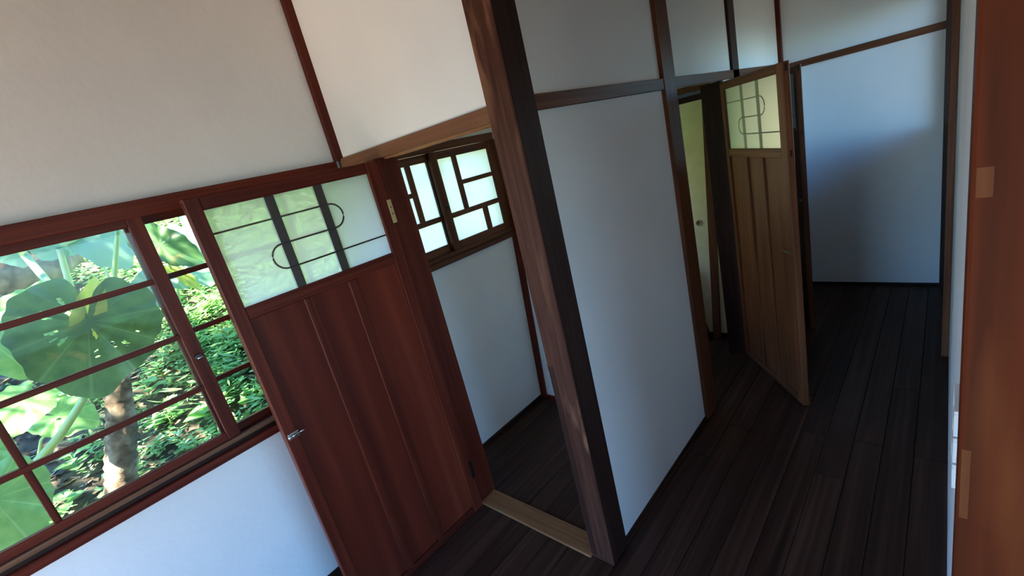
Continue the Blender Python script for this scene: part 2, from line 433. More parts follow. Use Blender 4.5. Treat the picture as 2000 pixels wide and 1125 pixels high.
# the tall post between doorway and corridor
PM = old_post('old_post', (0.092, 0.034, 0.020), (0.190, 0.085, 0.045), (0.040, 0.014, 0.009))
PS = trim('tall old dark wooden post with scraped patches between doorway and corridor', (-1.078, -0.968, 1.145, 1.266, 0.0, 2.75), PM, 'post', 0.004)
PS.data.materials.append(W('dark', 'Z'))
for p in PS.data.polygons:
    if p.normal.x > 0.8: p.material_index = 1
ins = box('mortise_strip', (-1.072, -1.048, 1.1435, 1.150, 0.02, 0.92), W('dark', 'Z'), PS, 0.0005); ins['label'] = 'dark sunken strip low on the post'
mtl = simple('steel', (0.55, 0.53, 0.50), 0.28, 1.0)
st = bmesh.new(); add_box(st, -1.084, -1.077, 1.146, 1.172, 0.893, 0.925, 0.001); add_box(st, -1.090, -1.083, 1.148, 1.168, 0.900, 0.918, 0.002)
o = link('strike_plate', mesh_from(st, 'strike_plate'), mtl, PS); o['label'] = 'small steel strike on the post edge'
# corridor rails and posts
XF = XC + 0.016
trim('dark brown rail running along the corridor wall at door height', (XC - 0.005, XF, 1.266, 4.46, 1.806, 1.856), W('brown', 'Y'), 'rail')
trim('brown post between the white corridor panel and the first corridor doorway', (XC - 0.065, XF + 0.004, 2.250, 2.385, 0.0, 2.75), W('brown', 'Z'), 'post', 0.003)
trim('hinge jamb behind the open glazed corridor door', (XC - 0.115, XC + 0.006, 3.056, 3.10, 0.0, 1.806), W('dark', 'Z'), 'door jamb')
trim('narrow dark post above the first corridor door', (XC - 0.065, XF, 3.270, 3.390, 0.0, 2.75), W('dark', 'Z'), 'post')
trim('hinge post of the second corridor doorway', (XC - 0.065, XF, 4.12, 4.22, 0.0, 1.806), W('dark', 'Z'), 'post')
trim('thin reddish corner strip at the far end of the corridor', (XC - 0.002, XC + 0.030, 4.435, 4.472, 0.0, 2.75), W('red', 'Z'), 'corner trim')
trim('brown rail across the end wall of the corridor', (XC + 0.03, -0.005, 4.452, 4.472, 1.795, 1.842), W('brown', 'X'), 'rail')
trim('dark corner post at the right of the end wall', (-0.026, XR + 0.002, 4.39, 4.472, 0.0, 2.75), W('dark', 'Z'), 'post')
trim('brown post at the near side of the corridor window', (-0.002, XR + 0.06, 3.30, 3.40, 0.0, 2.75), W('brown', 'Z'), 'post')
trim('dark head rail over the corridor window', (0.004, XR + 0.002, 3.40, 4.39, 2.04, 2.10), W('brown', 'Y'), 'rail')
bb = box('baseboard_corridor', (XC - 0.002, XC + 0.008, 1.266, 2.250, 0.0, 0.016), W('dark', 'Y')); tag(bb, 'thin dark baseboard under the white corridor panel', 'baseboard', kind=S)
bb = box('baseboard_end', (XC + 0.03, -0.026, 4.460, 4.472, 0.0, 0.020), W('dark', 'X')); tag(bb, 'thin dark baseboard under the end wall', 'baseboard', kind=S)
bb = box('baseboard_left', (XL - 0.002, XL + 0.012, -1.60, 1.165, 0.0, 0.035), W('dark', 'Y')); tag(bb, 'dark baseboard under the blue lit wall below the window', 'baseboard', kind=S)
bb = box('baseboard_small_room', (XL - 0.002, XL + 0.012, 1.225, 2.108, 0.0, 0.030), W('dark', 'Y')); tag(bb, 'dark baseboard along the left wall of the small room', 'baseboard', kind=S)
bb = box('baseboard_small_back', (XL + 0.05, XC - 0.06, 2.088, 2.108, 0.0, 0.030), W('red', 'X')); tag(bb, 'short reddish baseboard at the back of the small room', 'baseboard', kind=S)
bm = bmesh.new()
prism(bm, [(XL, lean_y(0) - 0.018, 0), (XL + 0.045, lean_y(0) - 0.018, 0), (XL + 0.045, lean_y(1.85) - 0.018, 1.85), (XL, lean_y(1.85) - 0.018, 1.85)],
      [(XL, lean_y(0) + 0.01, 0), (XL + 0.045, lean_y(0) + 0.01, 0), (XL + 0.045, lean_y(1.85) + 0.01, 1.85), (XL, lean_y(1.85) + 0.01, 1.85)])
tn[0] += 1
o = link('trim_%d' % tn[0], mesh_from(bm, 'trim'), W('red', 'Z')); tag(o, 'reddish corner trim at the back of the small room', 'corner trim', kind=S)
th = box('trim_threshold', (-1.76, -1.075, 1.132, 1.236, -0.002, 0.012), W('thresh', 'X'), bevel=0.003); tag(th, 'worn paler wooden threshold across the open doorway', 'threshold', kind=S)
# near orange pillar at the right edge
OP = old_post('orange_pillar', (0.165, 0.0310, 0.0090), (0.29, 0.078, 0.022), (0.070, 0.016, 0.006), 0.3)
pil = trim('large orange brown patched wooden pillar at the right edge', (0.0255, 0.150, 0.925, 1.045, 0.0, 2.75), OP, 'pillar', 0.004)
for (xa, xb, za, zb) in ((0.030, 0.048, 1.483, 1.527), (0.0285, 0.040, 0.905, 1.050)):
    o = box('patch', (xa, xb, 0.9242, 0.932, za, zb), wood('patch_wood', 'Z', (0.16, 0.045, 0.015), (0.23, 0.07, 0.024), (0.28, 0.10, 0.04), 0.5), pil, 0.0006); o['label'] = 'pale inlaid repair patch'

# ------------------------------------------------------------------ doors
BRASS = simple('brass', (0.66, 0.50, 0.26), 0.38, 0.9)
DK = simple('dark_metal', (0.05, 0.045, 0.045), 0.35, 0.9)
FG = frosted_glass(); CG = clear_glass()
BAR = simple('bar_paint', (0.050, 0.036, 0.030), 0.5)
BAR2 = simple('pale_bar', (0.30, 0.30, 0.22), 0.6)
BRD = simple('tarnished_brass', (0.20, 0.14, 0.07), 0.45, 0.9)
def frosted_pane(name, b, parent):
    o = box(name, b, CG, parent, 0.0)
    o.data.materials.append(FG)
    for p in o.data.polygons:
        if p.normal.y > 0.8: p.material_index = 1
    return o
def make_door(name, origin, rotz, label, wd, pal='red', pan='panel', embed=0.0012, bar=None):
    bar = bar or BAR
    """glazed panel door as seen from its front: x runs right, y away from the viewer"""
    d = empty(name, origin, rotz); tag(d, label, 'door', kind=S)
    t = 0.034; sw = 0.046; sr = 0.058; h0 = 0.006; h1 = 1.797
    L0, R0 = sw, wd - sr
    st_l = box('stile', (0, sw, 0, t, h0, h1), W(pal, 'Z'), d, 0.003)
    st_r = box('stile', (R0, wd, 0, t, h0, h1), W(pal, 'Z'), d, 0.003)
    # through tenons, dark end grain on the outer edge of both stiles
    for s_, xx in ((st_l, 0.0), (st_r, wd)):
        for zc in (1.772, 1.388):
            box('tenon', (xx - 0.0008, xx + 0.0008, 0.012, 0.023, zc - 0.016, zc + 0.016), W('dark', 'Z'), s_, 0.0)
    box('rail', (L0, R0, 0.001, t - 0.001, 1.752, 1.796), W(pal, 'X'), d, 0.003)
    box('rail', (L0, R0, 0.001, t - 0.001, 1.366, 1.412), W(pal, 'X'), d, 0.003)
    box('rail', (L0, R0, 0.001, t - 0.001, h0, 0.040), W(pal, 'X'), d, 0.003)
    m1, m2 = 0.334 * wd, 0.594 * wd
    mw = 0.037
    for m in (m1, m2):
        box('batten', (m, m + mw, 0.002, t - 0.002, 0.040, 1.366), W(pal, 'Z'), d, 0.003)
    for a, b in ((L0, m1), (m1 + mw, m2), (m2 + mw, R0)):
        box('panel', (a - 0.004, b + 0.004, 0.013, 0.021, 0.036, 1.370), W(pan, 'Z'), d, 0.0)
    gp = frosted_pane('glass_pane', (L0 - 0.004, R0 + 0.004, 0.010, 0.013, 1.408, 1.756), d); gp['label'] = 'pale green frosted glass pane'
    # the bars just behind the glass: two wide uprights and one wire in an S
    gx = (wd - sw - sr) / 0.612
    def X(v): return L0 + (v - 0.450) * gx
    for a, b in ((0.643, 0.677), (0.825, 0.860)):
        box('upright_bar', (X(a), X(b), 0.0135 - embed, 0.024, 1.410, 1.754), bar, d, 0.001)
    pts = [(X(0.445), 1.673), (X(0.861), 1.674)]
    cy, r = (1.674 + 1.581) / 2, (1.674 - 1.581) / 2
    pts += [(X(0.861) + math.sin(a) * r, cy + math.cos(a) * r) for a in [math.pi * k / 10 for k in range(1, 11)]]
    pts += [(X(0.642), 1.581)]
    cy, r = (1.581 + 1.491) / 2, (1.581 - 1.491) / 2
    pts += [(X(0.642) - math.sin(a) * r, cy + math.cos(a) * r) for a in [math.pi * k / 10 for k in range(1, 11)]]
    pts += [(X(1.066), 1.492)]
    o = tube('wire_bar', [(x, 0.0170 - 3 * embed, z) for x, z in pts], 0.0036, bar, d, 6); o['label'] = 'thin dark wire bent in an S'
    return d
def barrel_bolt(d, x, z, mir=1, met=None):
    met = met or mtl
    e = link('latch', None, None, d); 
    bm = bmesh.new()
    add_box(bm, x - 0.020, x + 0.020, -0.003, 0.0005, z - 0.011, z + 0.011, 0.001)
    tube_mesh(bm, [(x - 0.024, -0.007, z), (x + 0.020, -0.007, z)], 0.0062, 10)
    for sx in (-0.015, 0.015):
        for sz in (-0.0085, 0.0085):
            add_box(bm, x + sx - 0.002, x + sx + 0.002, -0.005, -0.002, z + sz - 0.002, z + sz + 0.002)
    o = link('latch_plate', mesh_from(bm, 'latch_plate'), met, e)
    tube('latch_knob', [(x + 0.020 * mir, -0.012, z + 0.003), (x + 0.034 * mir, -0.020, z + 0.006)], 0.0024, met, e, 8)
    e['label'] = 'small barrel latch'
    return e
def hinge(d, x0, x1, zc, y0=-0.002, mat=None):
    bm = bmesh.new()
    add_box(bm, x0, x1, y0, 0.002, zc - 0.05, zc + 0.05, 0.0006)
    h = link('hinge', mesh_from(bm, 'hinge'), mat or BRASS, d); h['label'] = 'dark butt hinge' if mat else 'brass butt hinge'
    for k in (-0.010, 0.018):
        tube('screw', [((x0 + x1) / 2, y0 - 0.0012, zc + k), ((x0 + x1) / 2, y0 + 0.001, zc + k)], 0.0032, DK, h, 8)
D1 = make_door('door_1', (-1.735, 0.404, 0.0), math.pi / 2, 'red brown panelled door with frosted top glass, folded open against the window', 0.720, embed=0.0012)
barrel_bolt(D1, 0.030, 0.912)
hinge(D1, 0.708, 0.728, 1.580); hinge(D1, 0.708, 0.728, 0.235, mat=DK)
a2 = math.atan2(2.537 - 3.066, -0.553 + 1.000)
D2 = make_door('door_2', (-1.000, 3.066, 0.0), a2, 'brown panelled door with frosted top glass standing half open in the corridor', 0.693, 'brown', 'brown', bar=BAR2)
barrel_bolt(D2, 0.650, 0.895, -1, BRD)
a3 = math.atan2(3.52 - 4.16, -0.697 + 0.985)
D3 = make_door('door_3', (-0.985, 4.160, 0.0), a3, 'dark glazed door seen nearly edge on behind the half open one', 0.700, 'brown', 'brown', bar=BAR2)
barrel_bolt(D3, 0.668, 0.95, -1, BRD)
kn = tube('edge_knob', [(0.700, 0.017, 0.985), (0.712, 0.017, 0.985)], 0.006, DK, D3, 8)

# the papered sliding door inside the room behind the first corridor doorway
YP = 3.30
pal_paper = simple('yellow_paper', (0.80, 0.66, 0.38), 0.8, 0, 0.2, 0.07)
D4 = empty('door_4', (-2.02, YP, 0.0)); tag(D4, 'yellow papered sliding door with round pull inside the dark doorway', 'sliding door', kind=S)
box('paper_panel', (0.02, 0.86, 0.0, 0.022, 0.03, 1.740), pal_paper, D4, 0.0)
for b, ax in (((0.0, 0.022, -0.003, 0.025, 0.0, 1.772), 'Z'), ((0.858, 0.880, -0.003, 0.025, 0.0, 1.772), 'Z'), ((0.022, 0.858, -0.003, 0.025, 1.734, 1.772), 'X'), ((0.022, 0.858, -0.003, 0.025, 0.0, 0.032), 'X')):
    box('frame_bar', b, W('dark', ax), D4, 0.001)
for k in range(1, 7):
    o = box('paper_seam', (0.022, 0.858, -0.0012, 0.0002, 0.03 + k * 0.245, 0.034 + k * 0.245), pal_paper, D4, 0.0)
bm = bmesh.new()
import math as _m
cxp, czp = 0.715, 0.905
ringpts = [(cxp + 0.020 * math.cos(2 * math.pi * k / 20), -0.002, czp + 0.020 * math.sin(2 * math.pi * k / 20)) for k in range(21)]
tube_mesh(bm, ringpts, 0.004, 6, False)
o = link('door_pull', mesh_from(bm, 'door_pull'), BRASS, D4); o['label'] = 'round brass finger pull'
tube('pull_cup', [(cxp, -0.001, czp), (cxp, 0.001, czp)], 0.019, simple('pull_cup', (0.28, 0.20, 0.09), 0.4, 0.8), o, 16)
tag(boxes('wall_inner', [(-1.12, XC - 0.055, YP + 0.03, YP + 0.09, -0.014, 2.75), (XL, -1.12, YP + 0.03, YP + 0.09, 1.83, 2.75)], PL), 'dim plaster wall inside the dark doorway', 'wall', kind=S)
trim('dark inner lintel above the yellow sliding door', (XL, -1.12, YP - 0.03, YP + 0.09, 1.795, 1.835), W('brown', 'X'), 'lintel')
def lean_slab(name, label, p0, p1, wd, th, mat):
    """slab from foot p0 to head p1 (points on its left face edge)"""
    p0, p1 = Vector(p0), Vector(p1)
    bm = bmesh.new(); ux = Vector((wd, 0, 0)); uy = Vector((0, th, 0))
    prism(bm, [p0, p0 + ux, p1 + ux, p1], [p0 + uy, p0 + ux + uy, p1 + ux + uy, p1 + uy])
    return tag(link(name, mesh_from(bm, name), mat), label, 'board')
lean_slab('slanted_slab', 'dark board leaning upright to the right of the yellow sliding door', (-1.283, YP - 0.05, 0.0), (-1.170, YP - 0.05, 1.79), 0.05, 0.03, W('brown', 'Z'))
lean_slab('slanted_slab', 'short black slanted slab at the foot of the yellow sliding door', (-1.50, YP - 0.09, 0.0), (-1.62, YP - 0.09, 0.62), 0.21, 0.03, W('dark', 'Z'))  # dark slab filling the slanting dark area left of the paper panel

# ------------------------------------------------------------------ windows
def stick(parent, name, x0, x1, z0, z1, ax, y0=0.0, y1=0.026, mat='red'):
    return box(name, (x0, x1, y0, y1, z0, z1), W(mat, ax), parent, 0.0022)
WIN1 = empty('window_1', (XL, 0, 0), math.pi / 2); tag(WIN1, 'sliding wooden garden window with clear panes', 'window', kind=S)
# local x = world y, local y = away from the room (world -x)
def sash1(y, x0, x1, vmu, name='sash'):
    s = empty(name, (0, y, 0), 0, WIN1)
    stick(s, 'stile', x0, x0 + 0.047, 0.880, 1.800, 'Z'); stick(s, 'stile', x1 - 0.047, x1, 0.880, 1.800, 'Z')
    stick(s, 'rail', x0 + 0.047, x1 - 0.047, 0.880, 0.914, 'X', 0.001, 0.025); stick(s, 'rail', x0 + 0.047, x1 - 0.047, 1.761, 1.799, 'X', 0.001, 0.025)
    zz = [0.914, 1.111, 1.131, 1.328, 1.348, 1.549, 1.570, 1.761]
    for a, b in zip(zz[1:-1:2], zz[2::2]):
        stick(s, 'muntin', x0 + 0.047, x1 - 0.047, a, b, 'X', 0.003, 0.023)
    stick(s, 'muntin', vmu, vmu + 0.020, 0.914, 1.761, 'Z', 0.005, 0.021)
    cols = ((x0 + 0.047, vmu), (vmu + 0.020, x1 - 0.047))
    for a, b in zip(zz[0::2], zz[1::2]):
        for ca, cb in cols:
            box('glass_pane', (ca, cb, 0.012, 0.015, a, b), CG, s, 0.0)
    return s
sA = sash1(-0.008, -0.500, 0.347, -0.222)
sB = sash1(0.024, 0.290, 1.095, 0.845)
o = tube('window_lock', [(0.323, -0.004, 1.244), (0.323, -0.012, 1.244)], [0.012, 0.010], DK, sA, 14)
o = tube('lock_lever', [(0.318, -0.012, 1.240), (0.336, -0.016, 1.240)], [0.003, 0.003], mtl, sA, 8)
box('sill', (-0.56, 1.125, -0.034, 0.10, 0.812, 0.846), W('red', 'X'), WIN1, 0.003)
box('sill_groove', (-0.56, 1.11, -0.010, 0.10, 0.846, 0.866), W('dark', 'X'), WIN1, 0.0)
box('sill_track', (-0.52, 1.10, -0.018, 0.004, 0.862, 0.880), W('light', 'X'), WIN1, 0.001)
box('sill_track', (-0.52, 1.10, 0.016, 0.060, 0.862, 0.880), W('red', 'X'), WIN1, 0.001)
box('window_jamb', (1.095, 1.125, -0.006, 0.10, 0.846, 1.800), W('red', 'Z'), WIN1)
box('window_jamb', (-0.55, -0.500, -0.012, 0.10, 0.846, 1.800), W('red', 'Z'), WIN1)
box('head_track', (-0.52, 1.10, 0.030, 0.10, 1.799, 1.815), W('dark', 'X'), WIN1)

WIN2 = empty('window_2', (XL, 0, 0), math.pi / 2); tag(WIN2, 'small frosted window with asymmetric panes in the small room', 'window', kind=S)
def sash2(y, left, mirror):
    """R pattern from its left edge 1.676; mirrored about the meeting stile"""
    s = empty('sash', (0, y, 0), 0, WIN2)
    wd = 0.516
    def XX(v): return left + (wd - v if mirror else v)
    def bx(nm, a, b, z0, z1, ax, y0=0.0, y1=0.024):
        stick(s, nm, min(XX(a), XX(b)), max(XX(a), XX(b)), z0, z1, ax, y0, y1, 'brown')
    bx('stile', 0, 0.052, 1.236, 1.798, 'Z'); bx('stile', 0.461, wd, 1.236, 1.798, 'Z')
    bx('rail', 0.052, 0.461, 1.236, 1.281, 'X', 0.001, 0.023); bx('rail', 0.052, 0.461, 1.755, 1.797, 'X', 0.001, 0.023)
    bx('muntin', 0.164, 0.199, 1.447, 1.755, 'Z', 0.004, 0.02)
    bx('muntin', 0.052, 0.461, 1.418, 1.447, 'X', 0.003, 0.021)
    bx('muntin', 0.199, 0.461, 1.588, 1.613, 'X', 0.003, 0.021)
    bx('muntin', 0.310, 0.350, 1.281, 1.418, 'Z', 0.004, 0.02)
    for a, b, z0, z1 in ((0.052, 0.164, 1.447, 1.755), (0.199, 0.461, 1.613, 1.755), (0.199, 0.461, 1.447, 1.588), (0.052, 0.310, 1.281, 1.418), (0.350, 0.461, 1.281, 1.418)):
        frosted_pane('glass_pane', (min(XX(a), XX(b)), max(XX(a), XX(b)), 0.011, 0.014, z0, z1), s)
    return s
s2 = sash2(-0.012, 1.674, False)
sash2(0.016, 1.204, True)
tube('window_knob', [(1.702, -0.001, 1.487), (1.702, -0.014, 1.487)], 0.007, DK, s2, 12)
box('sill', (1.17, 2.200, -0.028, 0.10, 1.180, 1.212), W('brown', 'X'), WIN2, 0.003)
box('sill_track', (1.20, 2.195, -0.014, 0.10, 1.212, 1.235), W('brown', 'X'), WIN2, 0.002)
box('window_head', (1.17, 2.200, -0.022, 0.10, 1.799, 1.842), W('brown', 'X'), WIN2, 0.003)
box('window_jamb', (2.190, 2.215, -0.016, 0.10, 1.212, 1.799), W('brown', 'Z'), WIN2)
box('window_jamb', (1.175, 1.204, -0.016, 0.10, 1.212, 1.799), W('brown', 'Z'), WIN2)

WIN3 = empty('window_3', (XR, 0, 0), -math.pi / 2); tag(WIN3, 'corridor window seen edge on, lighting the end wall', 'window', kind=S)
# local x = -world y, local y = +world x (away from the corridor)
box('sill', (-4.385, -3.40, -0.022, 0.10, 1.190, 1.206), simple('white_sill', (0.72, 0.72, 0.70), 0.5), WIN3, 0.002)
for a, b in ((-4.36, -4.33), (-3.895, -3.865), (-3.43, -3.40)):
    box('stile', (a, b, 0.03, 0.06, 1.206, 2.06), W('brown', 'Z'), WIN3)
box('rail', (-4.33, -3.43, 0.03, 0.06, 2.03, 2.06), W('brown', 'X'), WIN3)
for a, b in ((-4.33, -3.895), (-3.865, -3.43)):
    box('glass_pane', (a, b, 0.044, 0.047, 1.206, 2.03), CG, WIN3, 0.0)
FILLWIN5 = empty('fill_window_5', (XL, 0, 0), math.pi / 2); tag(FILLWIN5, 'unseen transom above the small frosted window, added to light the small room', 'window', kind=S)  # transom added out of view to bring daylight into the small room
for a, b in ((1.20, 1.23), (1.685, 1.715), (2.17, 2.20)):
    box('stile', (a, b, 0.03, 0.06, 1.93, 2.55), W('brown', 'Z'), FILLWIN5)
for a, b in ((1.23, 1.685), (1.715, 2.17)):
    box('glass_pane', (a, b, 0.044, 0.047, 1.93, 2.55), CG, FILLWIN5, 0.0)
FILLWIN4 = empty('fill_window_4', (XL, 0, 0), math.pi / 2); tag(FILLWIN4, 'unseen clear window added to light the room behind the first corridor doorway', 'window', kind=S)  # window added out of view to brighten the yellow sliding door
for a, b in ((2.36, 2.39), (2.77, 2.80), (3.18, 3.21)):
    box('stile', (a, b, 0.03, 0.06, 0.80, 1.80), W('brown', 'Z'), FILLWIN4)
for a, b in ((2.39, 2.77), (2.80, 3.18)):
    box('glass_pane', (a, b, 0.044, 0.047, 0.80, 1.80), CG, FILLWIN4, 0.0)

# ------------------------------------------------------------------ switches on the right wall
SWM = simple('switch_plate', (0.78, 0.78, 0.74), 0.4); SWR = simple('switch_rocker', (0.50, 0.48, 0.47), 0.4)
for k, (z0, where) in enumerate(((0.972, 'top one of three'), (0.907, 'middle one of three'), (0.842, 'lowest of three'))):
    e = empty('light_switch', (XR, 1.175, z0)); tag(e, 'white framed light switch on the right corridor wall, ' + where, 'switch', 'light switches on the right wall')
    bm = bmesh.new()
    for b in ((-0.009, 0.0, -0.058, 0.058, -0.030, -0.023), (-0.009, 0.0, -0.058, 0.058, 0.023, 0.030), (-0.009, 0.0, -0.058, -0.051, -0.023, 0.023), (-0.009, 0.0, 0.051, 0.058, -0.023, 0.023)):
        add_box(bm, *b, bevel=0.001)
    link('frame', mesh_from(bm, 'frame'), SWM, e)
    box('rocker', (-0.0075, 0.0, -0.051, 0.051, -0.023, 0.023), SWR, e, 0.001)

# ================================================================== the garden outside
def hz(x, y):
    d = -x - 2.6
    z = -0.38 + (0.0 if d < 0 else 0.50 * d + 0.012 * d * d + (0.06 * (d - 2) ** 2 if d > 2 else 0.0))
    z += 0.10 * math.sin(1.3 * x + 0.7) * math.sin(1.1 * y + 0.4) * min(1, max(0, d))
    return z + 0.03 * math.sin(5.1 * x) * math.sin(4.3 * y + 1)
bm = bmesh.new()
gx_ = [-2.2 - 0.16 * i for i in range(60)]; gy_ = [-4.5 + 0.2 * j for j in range(61)]
gv = [[bm.verts.new((x, y, hz(x, y))) for y in gy_] for x in gx_]
for i in range(len(gx_) - 1):
    for j in range(len(gy_) - 1):
        f = bm.faces.new((gv[i][j], gv[i][j + 1], gv[i + 1][j + 1], gv[i + 1][j])); f.smooth = True
bmesh.ops.recalc_face_normals(bm, faces=bm.faces)
gm, nt, out = newmat('hillside_soil')
tc = N(nt, 'ShaderNodeTexCoord'); n1 = N(nt, 'ShaderNodeTexNoise'); n1.inputs['Scale'].default_value = 6; n1.inputs['Detail'].default_value = 8
nt.links.new(tc.outputs['Object'], n1.inputs['Vector'])
rr = ramp(nt, [(0.35, (0.035, 0.026, 0.016)), (0.55, (0.10, 0.08, 0.055)), (0.7, (0.17, 0.145, 0.11))])
nt.links.new(n1.outputs[0], rr.inputs[0]); b = bsdf(nt, out, 0.9, 0.2); nt.links.new(rr.outputs[0], b.inputs['Base Color'])
bp = N(nt, 'ShaderNodeBump'); bp.inputs['Strength'].default_value = 0.8; bp.inputs['Distance'].default_value = 0.05
nt.links.new(n1.outputs[0], bp.inputs['Height']); nt.links.new(bp.outputs[0], b.inputs['Normal'])
hill = link('hillside_ground', mesh_from(bm, 'hillside_ground'), gm); tag(hill, 'brown soil of the garden slope outside the window', 'ground', kind=S)
lawn = boxes('bare_ground', [(1.9, 14, -12, 14, -0.6, -0.40), (0.15, 1.9, 1.1, 14, -0.6, -0.40)], simple('lawn_soil', (0.055, 0.05, 0.035), 0.95, 0, 0.1, 0.2))
tag(lawn, 'bare earth on the right side of the house', 'ground', kind=S)
yard = boxes('bounce_ground', [(-2.2, 1.9, -12, -1.75, -0.6, -0.40)], simple('bounce_soil', (0.250, 0.220, 0.178), 0.9, 0, 0.2, 0.12))  # ground kept pale to reflect sun through the added back opening
tag(yard, 'unseen pale ground behind the house, added to bounce sunlight indoors', 'ground', kind=S)

def quads_object(name, P, A, B, mat, fold=0.0):
    """many small leaves: centre P, half length A, half width B, as folded diamonds"""
    n = len(P)
    nrm = np.cross(A, B); nrm /= (np.linalg.norm(nrm, axis=1, keepdims=True) + 1e-9)
    ln = np.linalg.norm(B, axis=1, keepdims=True)
    v = np.empty((n, 4, 3))
    v[:, 0] = P - A; v[:, 1] = P + B + nrm * ln * fold; v[:, 2] = P + A; v[:, 3] = P - B + nrm * ln * fold
    v = v.reshape(-1, 3)
    f = np.arange(n * 4).reshape(-1, 4)
    tri = np.concatenate([f[:, [0, 1, 2]], f[:, [0, 2, 3]]])
    me = bpy.data.meshes.new(name); me.from_pydata(v.tolist(), [], tri.tolist()); me.update()
    return link(name, me, mat)
def rnd_dirs(n, zmin=-1, zmax=1):
    a = NR.uniform(0, 2 * np.pi, n); z = NR.uniform(zmin, zmax, n); r = np.sqrt(1 - z * z)
    return np.stack([r * np.cos(a), r * np.sin(a), z], 1)
def perp(A):
    u = rnd_dirs(len(A)); B = np.cross(A, u); return B / (np.linalg.norm(B, axis=1, keepdims=True) + 1e-9)

# leaf litter
n = 9000
x = -2.5 - 5.5 * NR.random(n); y = NR.uniform(-2.6, 3.2, n)
z = np.array([hz(a, b) for a, b in zip(x, y)]) + NR.uniform(0.004, 0.03, n)
A = rnd_dirs(n, -0.25, 0.25) * NR.uniform(0.018, 0.06, n)[:, None]
B = np.cross(A, np.array([0, 0, 1.0])) * NR.uniform(0.2, 0.6, n)[:, None] + np.stack([np.zeros(n), np.zeros(n), NR.normal(0, 0.008, n)], 1)
lm, nt, out = newmat('leaf_litter')
tc = N(nt, 'ShaderNodeTexCoord'); n1 = N(nt, 'ShaderNodeTexWhiteNoise'); ge = N(nt, 'ShaderNodeNewGeometry')
nt.links.new(ge.outputs['Random Per Island'], n1.inputs['Vector'])
rr = ramp(nt, [(0.1, (0.05, 0.035, 0.022)), (0.45, (0.17, 0.125, 0.085)), (0.75, (0.30, 0.25, 0.20)), (0.97, (0.45, 0.27, 0.07))])
nt.links.new(ge.outputs['Random Per Island'], rr.inputs[0]); b = bsdf(nt, out, 0.8, 0.3); nt.links.new(rr.outputs[0], b.inputs['Base Color'])
o = quads_object('leaf_litter', np.stack([x, y, z], 1), A, B, lm, 0.25); tag(o, 'dry brown leaf litter on the garden slope', 'leaf litter', kind='stuff')

# ground cover: soft sprigs of small leaves, denser to the right of the window view
def sprigs(name, ns, per, xr, yr, hgt, ll, lw, mat, label, dens=None):
    Ps, As, Bs = [], [], []
    k = 0
    while k < ns:
        sx = NR.uniform(*xr); sy = NR.uniform(*yr)
        if dens and NR.random() > dens(sx, sy): continue
        k += 1
        base = np.array([sx, sy, hz(sx, sy)])
        h = NR.uniform(*hgt); lean = NR.normal(0, 0.25, 2)
        m = NR.integers(per - 2, per + 3)
        tt = NR.uniform(0.25, 1.0, m)
        c = base + np.stack([lean[0] * h * tt, lean[1] * h * tt, h * tt], 1)
        d = rnd_dirs(m, -0.35, 0.45); l = NR.uniform(*ll, m)[:, None]
        a = d * l
        bb_ = np.cross(a, np.array([0, 0, 1.0])); bb_ /= np.linalg.norm(bb_, axis=1, keepdims=True) + 1e-9
        bb_ = bb_ + NR.normal(0, 0.25, (m, 3)); 
        Ps.append(c + a); As.append(a); Bs.append(bb_ * (l * NR.uniform(*lw, m)[:, None]))
    o = quads_object(name, np.concatenate(Ps), np.concatenate(As), np.concatenate(Bs), mat, 0.25)
    return tag(o, label, 'undergrowth', kind='stuff')
def var_leaf(name, cols, trans=0.4, rough=0.45):
    m, nt, out = newmat(name); ge = N(nt, 'ShaderNodeNewGeometry'); L = nt.links
    rr = ramp(nt, [(i / max(1, len(cols) - 1), c) for i, c in enumerate(cols)]); L.new(ge.outputs['Random Per Island'], rr.inputs[0])
    b = nt.nodes.new('ShaderNodeBsdfPrincipled'); b.inputs['Roughness'].default_value = rough; L.new(rr.outputs[0], b.inputs['Base Color'])
    t = N(nt, 'ShaderNodeBsdfTranslucent'); hs = N(nt, 'ShaderNodeHueSaturation'); hs.inputs['Value'].default_value = 1.5; L.new(rr.outputs[0], hs.inputs['Color']); L.new(hs.outputs[0], t.inputs[0])
    mx = N(nt, 'ShaderNodeMixShader'); mx.inputs[0].default_value = trans; L.new(b.outputs[0], mx.inputs[1]); L.new(t.outputs[0], mx.inputs[2]); L.new(mx.outputs[0], out.inputs[0])
    return m
GC = var_leaf('ground_cover_leaf', [(0.14, 0.28, 0.08), (0.24, 0.44, 0.14), (0.34, 0.55, 0.22), (0.20, 0.40, 0.18)])
dr = lambda sx, sy: min(1.0, max(0.08, 0.25 + 0.9 * (sy + 0.05 - 0.06 * (-sx - 3))))
sprigs('ground_cover', 5200, 9, (-7.5, -2.7), (-1.6, 3.0), (0.05, 0.24), (0.014, 0.040), (0.30, 0.55), GC, 'dense low green ground cover on the garden slope', dr)
sprigs('fern_fronds', 500, 16, (-6.5, -2.7), (-0.6, 2.6), (0.10, 0.34), (0.03, 0.085), (0.10, 0.2), var_leaf('fern_leaf', [(0.14, 0.30, 0.07), (0.30, 0.50, 0.16), (0.22, 0.42, 0.12)]), 'fine feathery green weeds on the garden slope', dr)

